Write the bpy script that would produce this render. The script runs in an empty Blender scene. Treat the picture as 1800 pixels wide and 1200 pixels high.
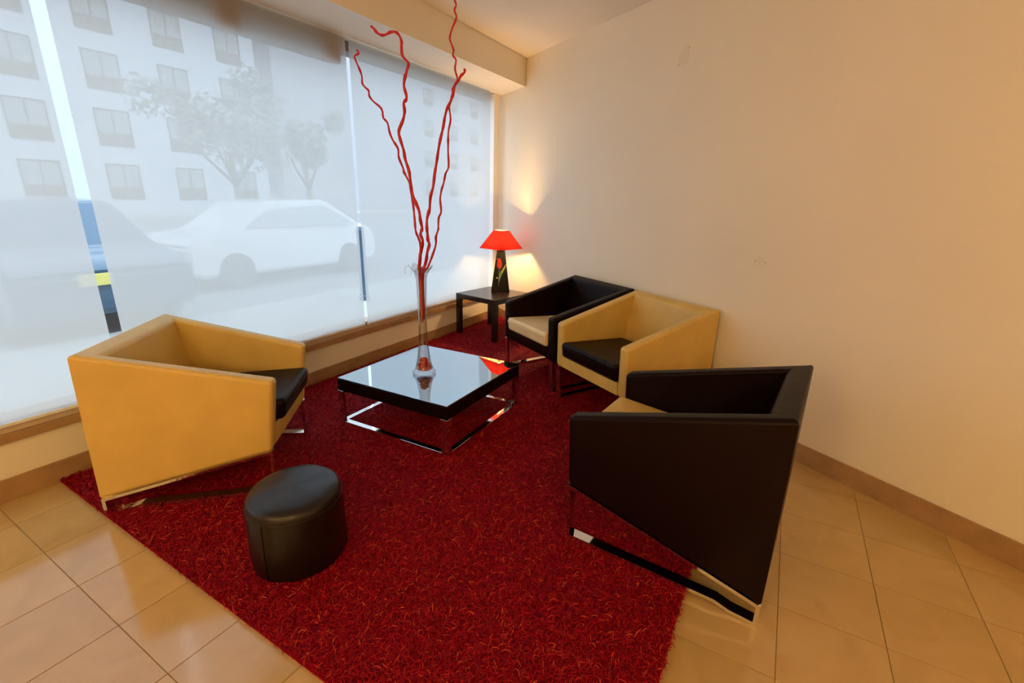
import bpy, bmesh, math, random
import numpy as np
from mathutils import Vector, Matrix

S = bpy.context.scene
COL = S.collection
random.seed(7)
rng = np.random.default_rng(7)
R = math.radians

# ------------------------------------------------------------------ camera
cam_d = bpy.data.cameras.new('camera')
cam = bpy.data.objects.new('camera', cam_d)
COL.objects.link(cam)
cam_d.sensor_width = 36.0
cam_d.lens = 819.83 / 1800 * 36.0
cam_d.clip_start = 0.05
cam_d.clip_end = 200
yaw, pitch, roll = R(29.671), R(17.196), R(1.422)
fw = Vector((math.cos(yaw) * math.cos(pitch), math.sin(yaw) * math.cos(pitch), -math.sin(pitch)))
rt = fw.cross(Vector((0, 0, 1))).normalized()
up = rt.cross(fw)
r2 = rt * math.cos(roll) + up * math.sin(roll)
u2 = -rt * math.sin(roll) + up * math.cos(roll)
M = Matrix((r2, u2, -fw)).transposed().to_4x4()
M.translation = Vector((-4.9353, -3.0905, 1.44))
cam.matrix_world = M
S.camera = cam

# ------------------------------------------------------------------ world, lights, exposure
w = bpy.data.worlds.new('overcast_sky')
S.world = w
w.use_nodes = True
bg = w.node_tree.nodes['Background']
bg.inputs['Color'].default_value = (0.84, 0.92, 1.0, 1)
bg.inputs['Strength'].default_value = 2.8
S.view_settings.view_transform = 'Standard'
S.view_settings.look = 'None'
S.view_settings.gamma = 1.0
S.view_settings.use_curve_mapping = False
S.view_settings.exposure = 0.09

CEIL = 2.765
TH = R(59.19)                    # direction of the slanting right-hand wall
WD = Vector((math.cos(TH), math.sin(TH), 0))
WN = Vector((-math.sin(TH), math.cos(TH), 0))   # into the room

def wpt(t, off=0.0, z=0.0):      # point on the right wall: t metres from the corner, off metres into the room
    return Vector((-WD.x * t + WN.x * off, -WD.y * t + WN.y * off, z))

# invented warm fill lights behind the viewer, given the form of opal globes
WARM = (1.0, 0.66, 0.27)
FILL_GLOBES = [((-6.7, -4.4), 118), ((-5.3, -6.2), 18), ((-7.4, -2.2), 78)]
for (lx, ly), pw in FILL_GLOBES:
    l = bpy.data.lights.new('fill_globe_light', 'POINT')
    l.energy = pw
    l.color = WARM
    l.shadow_soft_size = 0.16
    o = bpy.data.objects.new('fill_globe_light', l)
    o.location = (lx, ly, 2.15)
    COL.objects.link(o)

# ------------------------------------------------------------------ helpers
def tag(o, label=None, cat=None, group=None, kind=None):
    if label: o['label'] = label
    if cat: o['category'] = cat
    if group: o['group'] = group
    if kind: o['kind'] = kind
    return o

def empty(name, loc=(0, 0, 0), rz=0.0):
    o = bpy.data.objects.new(name, None)
    o.location = loc
    o.rotation_euler = (0, 0, rz)
    o.empty_display_size = 0.1
    COL.objects.link(o)
    return o

def link(name, me, mat, parent=None, smooth=False):
    if mat is not None and len(me.materials) == 0:
        me.materials.append(mat)
    if smooth:
        me.polygons.foreach_set('use_smooth', [True] * len(me.polygons))
    o = bpy.data.objects.new(name, me)
    COL.objects.link(o)
    if parent is not None:
        o.parent = parent
    return o

def obj(name, bm, mat, parent=None, smooth=False, wn=False):
    bmesh.ops.recalc_face_normals(bm, faces=bm.faces)
    if wn:
        for e in bm.edges:
            if len(e.link_faces) == 2 and e.calc_face_angle(0) > 0.62: e.smooth = False
    me = bpy.data.meshes.new(name)
    bm.to_mesh(me)
    bm.free()
    o = link(name, me, mat, parent, smooth)
    if wn:
        m = o.modifiers.new('wn', 'WEIGHTED_NORMAL')
        m.keep_sharp = True
    return o

def hexa(bm, p, bevel=0.0, seg=3, skip=None):
    """p: 8 points, bottom loop 0-3 then top loop 4-7 (matching). skip(v1, v2) -> True leaves an edge sharp"""
    vs = [bm.verts.new(q) for q in p]
    fs = [(0, 3, 2, 1), (4, 5, 6, 7), (0, 1, 5, 4), (1, 2, 6, 5), (2, 3, 7, 6), (3, 0, 4, 7)]
    faces = [bm.faces.new([vs[i] for i in f]) for f in fs]
    bmesh.ops.recalc_face_normals(bm, faces=faces)
    if bevel > 0:
        es = set()
        for f in faces:
            for e in f.edges: es.add(e)
        if skip:
            es = [e for e in es if not skip(vs.index(e.verts[0]), vs.index(e.verts[1]))]
        bmesh.ops.bevel(bm, geom=list(es), offset=bevel, segments=seg, profile=0.5, affect='EDGES', clamp_overlap=True)
    return bm

def box(bm, x0, x1, y0, y1, z0, z1, bevel=0.0, seg=2):
    return hexa(bm, [(x0, y0, z0), (x1, y0, z0), (x1, y1, z0), (x0, y1, z0),
                     (x0, y0, z1), (x1, y0, z1), (x1, y1, z1), (x0, y1, z1)], bevel, seg)

def prism(bm, poly, z0, z1):
    lo = [bm.verts.new((x, y, z0)) for x, y in poly]
    hi = [bm.verts.new((x, y, z1)) for x, y in poly]
    n = len(poly)
    bm.faces.new(lo[::-1]); bm.faces.new(hi)
    for i in range(n):
        bm.faces.new((lo[i], lo[(i + 1) % n], hi[(i + 1) % n], hi[i]))

def lathe(bm, prof, seg=32, sx=1.0, sy=1.0, cap0=True, cap1=True, wob=None):
    rings = []
    for j, (r, z) in enumerate(prof):
        ring = []
        for i in range(seg):
            a = 2 * math.pi * i / seg
            rr = r; zz = z
            if wob: rr, zz = wob(j, a, r, z)
            ring.append(bm.verts.new((rr * math.cos(a) * sx, rr * math.sin(a) * sy, zz)))
        rings.append(ring)
    for a, b in zip(rings, rings[1:]):
        for i in range(seg):
            bm.faces.new((a[i], a[(i + 1) % seg], b[(i + 1) % seg], b[i]))
    if cap0: bm.faces.new(rings[0][::-1])
    if cap1: bm.faces.new(rings[-1])

def tube(bm, pts, radii, seg=7):
    pts = [Vector(p) for p in pts]
    prev = None
    ring0 = None
    n = len(pts)
    nrm = Vector((1, 0, 0))
    for i, p in enumerate(pts):
        t = (pts[min(i + 1, n - 1)] - pts[max(i - 1, 0)]).normalized()
        nrm = (nrm - t * nrm.dot(t)).normalized()
        b = t.cross(nrm)
        r = radii[i] if hasattr(radii, '__len__') else radii
        ring = [bm.verts.new(p + (nrm * math.cos(2 * math.pi * k / seg) + b * math.sin(2 * math.pi * k / seg)) * r) for k in range(seg)]
        if prev:
            for k in range(seg):
                bm.faces.new((prev[k], prev[(k + 1) % seg], ring[(k + 1) % seg], ring[k]))
        else:
            ring0 = ring
        prev = ring
    bm.faces.new(ring0[::-1]); bm.faces.new(prev)

# ------------------------------------------------------------------ materials
def new_mat(name):
    m = bpy.data.materials.new(name)
    m.use_nodes = True
    nt = m.node_tree
    return m, nt, nt.nodes['Principled BSDF']

def node(nt, t, **kw):
    n = nt.nodes.new(t)
    for k, v in kw.items():
        if hasattr(n, k): setattr(n, k, v)
        else: n.inputs[k].default_value = v
    return n

def ramp(nt, fac, stops):
    r = nt.nodes.new('ShaderNodeValToRGB')
    el = r.color_ramp.elements
    while len(el) < len(stops): el.new(0.5)
    for e, (p, c) in zip(el, stops):
        e.position = p
        e.color = (c[0], c[1], c[2], 1)
    nt.links.new(fac, r.inputs[0])
    return r.outputs[0]

def simple(name, color, rough=0.5, metal=0.0, noise=None, bump=None, spec=None, coat=None):
    """noise = (scale, amount) colour mottling, bump = (scale, strength, distance)"""
    m, nt, p = new_mat(name)
    p.inputs['Base Color'].default_value = (*color, 1)
    p.inputs['Roughness'].default_value = rough
    p.inputs['Metallic'].default_value = metal
    if spec is not None: p.inputs['Specular IOR Level'].default_value = spec
    if coat is not None:
        p.inputs['Coat Weight'].default_value = coat
        p.inputs['Coat Roughness'].default_value = 0.1
    tc = nt.nodes.new('ShaderNodeTexCoord')
    if noise:
        n = node(nt, 'ShaderNodeTexNoise')
        n.inputs['Scale'].default_value = noise[0]
        n.inputs['Detail'].default_value = 5
        nt.links.new(tc.outputs['Object'], n.inputs['Vector'])
        a = noise[1]
        c = ramp(nt, n.outputs['Fac'], [(0.3, [v * (1 - a) for v in color]), (0.7, [min(1, v * (1 + a)) for v in color])])
        nt.links.new(c, p.inputs['Base Color'])
    if bump:
        n = node(nt, 'ShaderNodeTexNoise')
        n.inputs['Scale'].default_value = bump[0]
        n.inputs['Detail'].default_value = 6
        nt.links.new(tc.outputs['Object'], n.inputs['Vector'])
        b = node(nt, 'ShaderNodeBump')
        b.inputs['Strength'].default_value = bump[1]
        b.inputs['Distance'].default_value = bump[2]
        nt.links.new(n.outputs['Fac'], b.inputs['Height'])
        nt.links.new(b.outputs['Normal'], p.inputs['Normal'])
    return m

def leather(name, color, rough, spec=0.5):
    m, nt, p = new_mat(name)
    p.inputs['Specular IOR Level'].default_value = spec
    tc = nt.nodes.new('ShaderNodeTexCoord')
    v = node(nt, 'ShaderNodeTexVoronoi'); v.inputs['Scale'].default_value = 260
    n = node(nt, 'ShaderNodeTexNoise'); n.inputs['Scale'].default_value = 7; n.inputs['Detail'].default_value = 4
    nt.links.new(tc.outputs['Object'], v.inputs['Vector']); nt.links.new(tc.outputs['Object'], n.inputs['Vector'])
    c = ramp(nt, n.outputs['Fac'], [(0.3, [x * 0.93 for x in color]), (0.7, [min(1, x * 1.06) for x in color])])
    nt.links.new(c, p.inputs['Base Color'])
    rr = nt.nodes.new('ShaderNodeMapRange')
    rr.inputs['To Min'].default_value = rough - 0.06; rr.inputs['To Max'].default_value = rough + 0.08
    nt.links.new(n.outputs['Fac'], rr.inputs['Value']); nt.links.new(rr.outputs[0], p.inputs['Roughness'])
    b = node(nt, 'ShaderNodeBump'); b.inputs['Strength'].default_value = 0.12; b.inputs['Distance'].default_value = 0.001
    nt.links.new(v.outputs['Distance'], b.inputs['Height'])
    b2 = node(nt, 'ShaderNodeBump'); b2.inputs['Strength'].default_value = 0.22; b2.inputs['Distance'].default_value = 0.012
    nt.links.new(n.outputs['Fac'], b2.inputs['Height']); nt.links.new(b.outputs['Normal'], b2.inputs['Normal'])
    nt.links.new(b2.outputs['Normal'], p.inputs['Normal'])
    return m

MAT = {}
MAT['cream'] = leather('cream_leather', (0.66, 0.455, 0.125), 0.42)
MAT['cream_pale'] = leather('pale_cream_leather', (0.80, 0.62, 0.34), 0.42)
MAT['brown'] = leather('dark_brown_leather', (0.007, 0.0018, 0.0022), 0.40, 0.13)
MAT['pouf'] = leather('worn_dark_leather', (0.005, 0.0025, 0.003), 0.38, 0.48)
MAT['chrome'] = simple('chrome', (0.82, 0.82, 0.84), 0.06, 1.0)
MAT['plaster'] = simple('painted_plaster', (0.83, 0.76, 0.64), 0.62, noise=(1.3, 0.025), bump=(60, 0.08, 0.002))
MAT['plaster_patch'] = simple('filler_patch', (0.79, 0.71, 0.57), 0.6, noise=(30, 0.03))
MAT['ceiling'] = simple('ceiling_paint', (0.82, 0.74, 0.63), 0.65, noise=(1.0, 0.02))
MAT['stone'] = simple('beige_stone_trim', (0.38, 0.225, 0.11), 0.32, noise=(9, 0.16), bump=(40, 0.05, 0.001))
MAT['frame'] = simple('painted_aluminium', (0.55, 0.42, 0.30), 0.4, noise=(20, 0.03))
MAT['frame_white'] = simple('white_aluminium', (0.80, 0.82, 0.85), 0.35, noise=(20, 0.02))
MAT['dark_frame'] = simple('dark_lintel', (0.20, 0.17, 0.15), 0.6, noise=(6, 0.1))
MAT['bracket'] = simple('brown_bracket_wood', (0.33, 0.17, 0.08), 0.6, noise=(12, 0.15))
MAT['black_gloss'] = simple('black_lacquer', (0.006, 0.003, 0.003), 0.2, noise=(8, 0.1), spec=0.15)
MAT['black_brown'] = simple('black_brown_veneer', (0.014, 0.007, 0.006), 0.26, spec=0.4, noise=(25, 0.25), bump=(120, 0.05, 0.0006))
MAT['screw'] = simple('screw_hole', (0.30, 0.22, 0.15), 0.7, noise=(50, 0.1))
MAT['twig'] = simple('red_painted_willow', (0.56, 0.005, 0.009), 0.5, noise=(60, 0.25), bump=(90, 0.5, 0.002))
MAT['gem'] = simple('red_glass_chips', (0.62, 0.010, 0.012), 0.15, noise=(40, 0.3))
MAT['asphalt'] = simple('asphalt', (0.33, 0.34, 0.36), 0.85, noise=(3, 0.1))
MAT['pavement'] = simple('pale_pavement', (0.52, 0.52, 0.50), 0.8, noise=(2, 0.06))
MAT['facade'] = simple('white_facade', (0.60, 0.63, 0.67), 0.8, noise=(0.4, 0.03))
MAT['facade_lilac'] = simple('grey_facade', (0.46, 0.45, 0.48), 0.8, noise=(0.4, 0.03))
MAT['shutter'] = simple('tan_window_shutter', (0.13, 0.10, 0.06), 0.7, noise=(2, 0.05))
MAT['far_glass'] = simple('curtained_window', (0.30, 0.31, 0.30), 0.3, noise=(1, 0.08))
MAT['bark'] = simple('bark', (0.22, 0.17, 0.12), 0.9, noise=(10, 0.2))
MAT['leaf'] = simple('dull_leaves', (0.34, 0.31, 0.24), 0.8, noise=(4, 0.3))
MAT['car_white'] = simple('white_car_paint', (0.85, 0.86, 0.88), 0.2, noise=(1, 0.01), coat=0.6)
MAT['car_blue'] = simple('dark_blue_car_paint', (0.02, 0.09, 0.17), 0.2, noise=(1, 0.05), coat=0.6)
MAT['car_glass'] = simple('car_glass', (0.50, 0.54, 0.58), 0.08, noise=(1, 0.02))
MAT['tyre'] = simple('tyre', (0.16, 0.16, 0.17), 0.8, noise=(10, 0.1))
MAT['plate'] = simple('yellow_number_plate', (0.80, 0.72, 0.20), 0.5, noise=(30, 0.02))

def grout_mat():
    return simple('grout', (0.30, 0.18, 0.07), 0.7, noise=(20, 0.1))
MAT['grout'] = grout_mat()

def tile_mat():
    m, nt, p = new_mat('polished_cream_tile')
    g = nt.nodes.new('ShaderNodeNewGeometry')
    oi = nt.nodes.new('ShaderNodeObjectInfo')
    add = node(nt, 'ShaderNodeVectorMath'); add.operation = 'ADD'
    mul = node(nt, 'ShaderNodeVectorMath'); mul.operation = 'SCALE'
    cb = nt.nodes.new('ShaderNodeCombineXYZ')
    nt.links.new(oi.outputs['Random'], cb.inputs[0]); nt.links.new(oi.outputs['Random'], cb.inputs[1])
    mul.inputs['Scale'].default_value = 40
    nt.links.new(cb.outputs[0], mul.inputs[0])
    nt.links.new(g.outputs['Position'], add.inputs[0]); nt.links.new(mul.outputs[0], add.inputs[1])
    n = node(nt, 'ShaderNodeTexNoise'); n.inputs['Scale'].default_value = 5; n.inputs['Detail'].default_value = 6; n.inputs['Distortion'].default_value = 0.8
    nt.links.new(add.outputs[0], n.inputs['Vector'])
    c = ramp(nt, n.outputs['Fac'], [(0.28, (0.475, 0.315, 0.125)), (0.5, (0.52, 0.355, 0.15)), (0.72, (0.545, 0.38, 0.17))])
    hs = nt.nodes.new('ShaderNodeHueSaturation')
    mr = nt.nodes.new('ShaderNodeMapRange')
    mr.inputs['To Min'].default_value = 0.94; mr.inputs['To Max'].default_value = 1.05
    nt.links.new(oi.outputs['Random'], mr.inputs['Value']); nt.links.new(mr.outputs[0], hs.inputs['Value'])
    nt.links.new(c, hs.inputs['Color']); nt.links.new(hs.outputs[0], p.inputs['Base Color'])
    p.inputs['Roughness'].default_value = 0.12
    p.inputs['Specular IOR Level'].default_value = 0.8
    return m
MAT['tile'] = tile_mat()

def blind_mat():
    m = bpy.data.materials.new('translucent_screen_fabric'); m.use_nodes = True
    nt = m.node_tree; nt.nodes.clear()
    out = nt.nodes.new('ShaderNodeOutputMaterial')
    tr = nt.nodes.new('ShaderNodeBsdfTransparent'); tr.inputs[0].default_value = (0.95, 0.97, 1.0, 1)
    tl = nt.nodes.new('ShaderNodeBsdfTranslucent')
    df = nt.nodes.new('ShaderNodeBsdfDiffuse')
    tc = nt.nodes.new('ShaderNodeTexCoord')
    n = node(nt, 'ShaderNodeTexNoise'); n.inputs['Scale'].default_value = 1.2; n.inputs['Detail'].default_value = 3
    nt.links.new(tc.outputs['Object'], n.inputs['Vector'])
    c = ramp(nt, n.outputs['Fac'], [(0.3, (0.65, 0.66, 0.65)), (0.7, (0.69, 0.70, 0.69))])
    nt.links.new(c, tl.inputs[0]); nt.links.new(c, df.inputs[0])
    m1 = nt.nodes.new('ShaderNodeMixShader'); m1.inputs[0].default_value = 0.30
    nt.links.new(tl.outputs[0], m1.inputs[1]); nt.links.new(df.outputs[0], m1.inputs[2])
    m2 = nt.nodes.new('ShaderNodeMixShader'); m2.inputs[0].default_value = 0.18
    nt.links.new(m1.outputs[0], m2.inputs[1]); nt.links.new(tr.outputs[0], m2.inputs[2])
    nt.links.new(m2.outputs[0], out.inputs[0])
    return m
MAT['blind'] = blind_mat()

def pane_mat():
    m = bpy.data.materials.new('window_glass'); m.use_nodes = True
    nt = m.node_tree; nt.nodes.clear()
    out = nt.nodes.new('ShaderNodeOutputMaterial')
    tr = nt.nodes.new('ShaderNodeBsdfTransparent'); tr.inputs[0].default_value = (0.90, 0.96, 1.0, 1)
    gl = nt.nodes.new('ShaderNodeBsdfGlossy'); gl.inputs['Roughness'].default_value = 0.02
    m2 = nt.nodes.new('ShaderNodeMixShader'); m2.inputs[0].default_value = 0.06
    nt.links.new(tr.outputs[0], m2.inputs[1]); nt.links.new(gl.outputs[0], m2.inputs[2])
    nt.links.new(m2.outputs[0], out.inputs[0])
    return m
MAT['pane'] = pane_mat()

def glass_mat():
    m = bpy.data.materials.new('clear_vase_glass'); m.use_nodes = True
    nt = m.node_tree; nt.nodes.clear()
    out = nt.nodes.new('ShaderNodeOutputMaterial')
    tr = nt.nodes.new('ShaderNodeBsdfTransparent'); tr.inputs[0].default_value = (0.93, 0.93, 0.94, 1)
    gl = nt.nodes.new('ShaderNodeBsdfGlossy'); gl.inputs['Roughness'].default_value = 0.03
    lw = nt.nodes.new('ShaderNodeLayerWeight'); lw.inputs['Blend'].default_value = 0.22
    mr = nt.nodes.new('ShaderNodeMapRange'); mr.inputs['To Min'].default_value = 0.05; mr.inputs['To Max'].default_value = 0.85
    nt.links.new(lw.outputs['Facing'], mr.inputs['Value'])
    mx = nt.nodes.new('ShaderNodeMixShader')
    nt.links.new(mr.outputs[0], mx.inputs[0]); nt.links.new(tr.outputs[0], mx.inputs[1]); nt.links.new(gl.outputs[0], mx.inputs[2])
    nt.links.new(mx.outputs[0], out.inputs[0])
    return m
MAT['glass'] = glass_mat()

def table_glass_mat():
    m, nt, p = new_mat('black_glass_top')
    p.inputs['Base Color'].default_value = (0.40, 0.46, 0.50, 1)
    p.inputs['Metallic'].default_value = 1.0
    p.inputs['Roughness'].default_value = 0.015
    return m
MAT['table_glass'] = table_glass_mat()

def shade_mat():
    m = bpy.data.materials.new('red_lampshade_fabric'); m.use_nodes = True
    nt = m.node_tree; nt.nodes.clear()
    out = nt.nodes.new('ShaderNodeOutputMaterial')
    tc = nt.nodes.new('ShaderNodeTexCoord')
    n = node(nt, 'ShaderNodeTexNoise'); n.inputs['Scale'].default_value = 60
    nt.links.new(tc.outputs['Object'], n.inputs['Vector'])
    c = ramp(nt, n.outputs['Fac'], [(0.3, (0.42, 0.020, 0.022)), (0.7, (0.46, 0.026, 0.028))])
    tl = nt.nodes.new('ShaderNodeBsdfTranslucent'); df = nt.nodes.new('ShaderNodeBsdfDiffuse')
    nt.links.new(c, tl.inputs[0]); nt.links.new(c, df.inputs[0])
    m1 = nt.nodes.new('ShaderNodeMixShader'); m1.inputs[0].default_value = 0.35
    nt.links.new(tl.outputs[0], m1.inputs[1]); nt.links.new(df.outputs[0], m1.inputs[2])
    nt.links.new(m1.outputs[0], out.inputs[0])
    return m
MAT['shade'] = shade_mat()
def lining_mat():
    m = bpy.data.materials.new('cream_shade_lining'); m.use_nodes = True
    nt = m.node_tree; nt.nodes.clear()
    out = nt.nodes.new('ShaderNodeOutputMaterial')
    tl = nt.nodes.new('ShaderNodeBsdfTranslucent'); df = nt.nodes.new('ShaderNodeBsdfDiffuse')
    tl.inputs[0].default_value = (0.85, 0.72, 0.5, 1); df.inputs[0].default_value = (0.85, 0.72, 0.5, 1)
    m1 = nt.nodes.new('ShaderNodeMixShader'); m1.inputs[0].default_value = 0.5
    nt.links.new(tl.outputs[0], m1.inputs[1]); nt.links.new(df.outputs[0], m1.inputs[2])
    nt.links.new(m1.outputs[0], out.inputs[0])
    return m
MAT['shade_lining'] = lining_mat()
MAT['shade_seam'] = simple('dark_red_trim', (0.30, 0.008, 0.006), 0.6, noise=(30, 0.1))
MAT['tulip'] = simple('painted_tulip_red', (0.85, 0.020, 0.008), 0.35, noise=(30, 0.2))
MAT['tulip_leaf'] = simple('painted_leaf_green', (0.22, 0.42, 0.16), 0.4, noise=(30, 0.3))
MAT['tulip_leaf_light'] = simple('painted_leaf_yellow_green', (0.50, 0.52, 0.08), 0.4, noise=(30, 0.2))
MAT['gold'] = simple('brass', (0.8, 0.5, 0.18), 0.25, 1.0)

def bulb_mat():
    m = bpy.data.materials.new('lit_bulb'); m.use_nodes = True
    nt = m.node_tree; nt.nodes.clear()
    out = nt.nodes.new('ShaderNodeOutputMaterial')
    e = nt.nodes.new('ShaderNodeEmission'); e.inputs[0].default_value = (1, 0.62, 0.28, 1); e.inputs[1].default_value = 12
    nt.links.new(e.outputs[0], out.inputs[0])
    return m
MAT['bulb'] = bulb_mat()
def opal_mat():
    m = bpy.data.materials.new('opal_glass'); m.use_nodes = True
    nt = m.node_tree; nt.nodes.clear()
    out = nt.nodes.new('ShaderNodeOutputMaterial')
    tr = nt.nodes.new('ShaderNodeBsdfTransparent'); tr.inputs[0].default_value = (1, 0.97, 0.92, 1)
    tl = nt.nodes.new('ShaderNodeBsdfTranslucent'); tl.inputs[0].default_value = (1, 0.97, 0.92, 1)
    mx = nt.nodes.new('ShaderNodeMixShader'); mx.inputs[0].default_value = 0.3
    nt.links.new(tr.outputs[0], mx.inputs[1]); nt.links.new(tl.outputs[0], mx.inputs[2])
    nt.links.new(mx.outputs[0], out.inputs[0])
    return m
MAT['opal'] = opal_mat()

def rug_base_mat():
    m, nt, p = new_mat('rug_backing')
    tc = nt.nodes.new('ShaderNodeTexCoord')
    n = node(nt, 'ShaderNodeTexNoise'); n.inputs['Scale'].default_value = 120; n.inputs['Detail'].default_value = 4
    nt.links.new(tc.outputs['Object'], n.inputs['Vector'])
    c = ramp(nt, n.outputs['Fac'], [(0.3, (0.24, 0.0006, 0.009)), (0.7, (0.36, 0.0012, 0.012))])
    nt.links.new(c, p.inputs['Base Color'])
    p.inputs['Roughness'].default_value = 0.9
    p.inputs['Specular IOR Level'].default_value = 0.1
    return m
MAT['rug_base'] = rug_base_mat()
def rug_pile_mat():
    m, nt, p = new_mat('rug_yarn')
    a = nt.nodes.new('ShaderNodeAttribute'); a.attribute_name = 'tone'
    c = ramp(nt, a.outputs['Fac'], [(0.0, (0.17, 0.0005, 0.009)), (0.5, (0.29, 0.0008, 0.014)), (0.88, (0.38, 0.0012, 0.014)), (0.95, (0.56, 0.035, 0.012)), (1.0, (0.64, 0.11, 0.02))])
    nt.links.new(c, p.inputs['Base Color'])
    p.inputs['Roughness'].default_value = 0.6
    p.inputs['Specular IOR Level'].default_value = 0.12
    return m
MAT['rug_pile'] = rug_pile_mat()

# ------------------------------------------------------------------ room shell
WY = -0.085                      # inner face of the low wall under the windows
BLY = -0.112                     # plane of the roller blinds
BEAM_Z, BEAM_Y = 2.51, -0.54
XL, YB = -9.0, -7.6

def wall_x(y, off=0.0):          # x of the right wall (plus off into the room) at a given y
    p = wpt(0, off)
    return p.x + (y - p.y) / WD.y * WD.x

bm = bmesh.new(); prism(bm, [(XL, 0.12), (wall_x(0.12), 0.12), (wall_x(YB), YB), (XL, YB)], -0.12, -0.002)
floor = tag(obj('floor', bm, MAT['grout']), kind='structure')
bm = bmesh.new(); prism(bm, [(XL, 0.12), (wall_x(0.12) + .1, 0.12), (wall_x(YB) + .1, YB), (XL, YB)], CEIL, CEIL + 0.12)
ceiling = tag(obj('ceiling', bm, MAT['ceiling']), kind='structure')

def wall_box(bm, t0, t1, o0, o1, z0, z1, bevel=0):
    a, b, c, d = wpt(t0, o0), wpt(t1, o0), wpt(t1, o1), wpt(t0, o1)
    hexa(bm, [(a.x, a.y, z0), (b.x, b.y, z0), (c.x, c.y, z0), (d.x, d.y, z0), (a.x, a.y, z1), (b.x, b.y, z1), (c.x, c.y, z1), (d.x, d.y, z1)], bevel, 2)
T_END = 9.0
bm = bmesh.new(); wall_box(bm, -0.25, T_END, -0.15, -0.012, -0.1, CEIL)
wall_right = tag(obj('wall_right', bm, MAT['plaster']), kind='structure')
bm = bmesh.new(); wall_box(bm, 0.11, T_END, -0.012, 0.0, 0.0, 0.113, 0.003)
bbr = tag(obj('baseboard_right', bm, MAT['stone'], smooth=True, wn=True), kind='structure')
# filler patches where something was once screwed to the wall
def wall_patch(t, z, w_, h_, tilt, mat, rim=14):
    bm = bmesh.new()
    pts = []
    for i in range(rim):
        a = 2 * math.pi * i / rim
        k = 1 + 0.12 * math.sin(3 * a + t)
        u = math.cos(a) * w_ / 2 * k; v = math.sin(a) * h_ / 2 * k
        u, v = u * math.cos(tilt) - v * math.sin(tilt), u * math.sin(tilt) + v * math.cos(tilt)
        pts.append((t + u, z + v))
    lo = [bm.verts.new(wpt(a, -0.0125, b)) for a, b in pts]
    hi = [bm.verts.new(wpt(t + (a - t) * .96, -0.0108, z + (b - z) * .96)) for a, b in pts]
    bm.faces.new(hi)
    for i in range(rim): bm.faces.new((lo[i], lo[(i + 1) % rim], hi[(i + 1) % rim], hi[i]))
    return obj('filler_patch', bm, mat, wall_right)
def screw_hole(t, z):
    bm = bmesh.new()
    c = wpt(t, -0.0105, z)
    for s in (0, 1):
        pass
    ring = []
    for k in range(10):
        a = 2 * math.pi * k / 10
        ring.append(bm.verts.new(wpt(t + 0.0036 * math.cos(a), -0.0105, z + 0.0036 * math.sin(a))))
    back = [bm.verts.new(wpt(t + 0.0036 * math.cos(2 * math.pi * k / 10), -0.0125, z + 0.0036 * math.sin(2 * math.pi * k / 10))) for k in range(10)]
    bm.faces.new(ring)
    for k in range(10): bm.faces.new((ring[k], ring[(k + 1) % 10], back[(k + 1) % 10], back[k]))
    obj('screw_hole', bm, MAT['screw'], wall_right)
wall_patch(2.676, 2.352, 0.085, 0.12, -0.35, MAT['plaster_patch'])
screw_hole(2.715, 2.395); screw_hole(2.64, 2.305)
wall_patch(3.455, 1.097, 0.085, 0.07, 0.1, MAT['plaster_patch'])
screw_hole(3.425, 1.107); screw_hole(3.49, 1.105)

# window wall: low wall, end strip, head and the dropped beam
bm = bmesh.new(); box(bm, XL, -0.045, WY, 0.12, -0.1, 0.285)
wall_window = tag(obj('wall_window', bm, MAT['plaster']), kind='structure')
bm = bmesh.new(); hexa(bm, [(-0.175, -0.092, 0.285), (-0.066, -0.092, 0.285), (-0.066, 0.1, 0.285), (-0.175, 0.1, 0.285),
                            (-0.175, -0.092, BEAM_Z), (-0.066, -0.092, BEAM_Z), (-0.066, 0.1, BEAM_Z), (-0.175, 0.1, BEAM_Z)])
obj('end_strip', bm, MAT['plaster'], wall_window)
bm = bmesh.new(); prism(bm, [(XL, BEAM_Y), (wall_x(BEAM_Y, -0.01), BEAM_Y), (wall_x(0.1, -0.01), 0.1), (XL, 0.1)], BEAM_Z, CEIL)
tag(obj('trim_1', bm, MAT['plaster']), kind='structure')
bm = bmesh.new(); box(bm, XL, -0.06, WY - 0.014, WY, 0, 0.112, 0.003)
tag(obj('baseboard_window', bm, MAT['stone'], smooth=True, wn=True), kind='structure')
bm = bmesh.new(); box(bm, XL, -0.05, WY - 0.022, 0.10, 0.285, 0.330, 0.004)
tag(obj('trim_2', bm, MAT['stone'], smooth=True, wn=True), kind='structure')
# the rest of the room, outside the picture
bm = bmesh.new(); box(bm, XL - 0.15, XL, YB, 0.12, -0.1, CEIL)
tag(obj('wall_left', bm, MAT['plaster']), kind='structure')
bm = bmesh.new(); box(bm, XL, wall_x(YB) + 0.1, YB - 0.15, YB, -0.1, CEIL)
tag(obj('wall_back', bm, MAT['plaster']), kind='structure')

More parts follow.
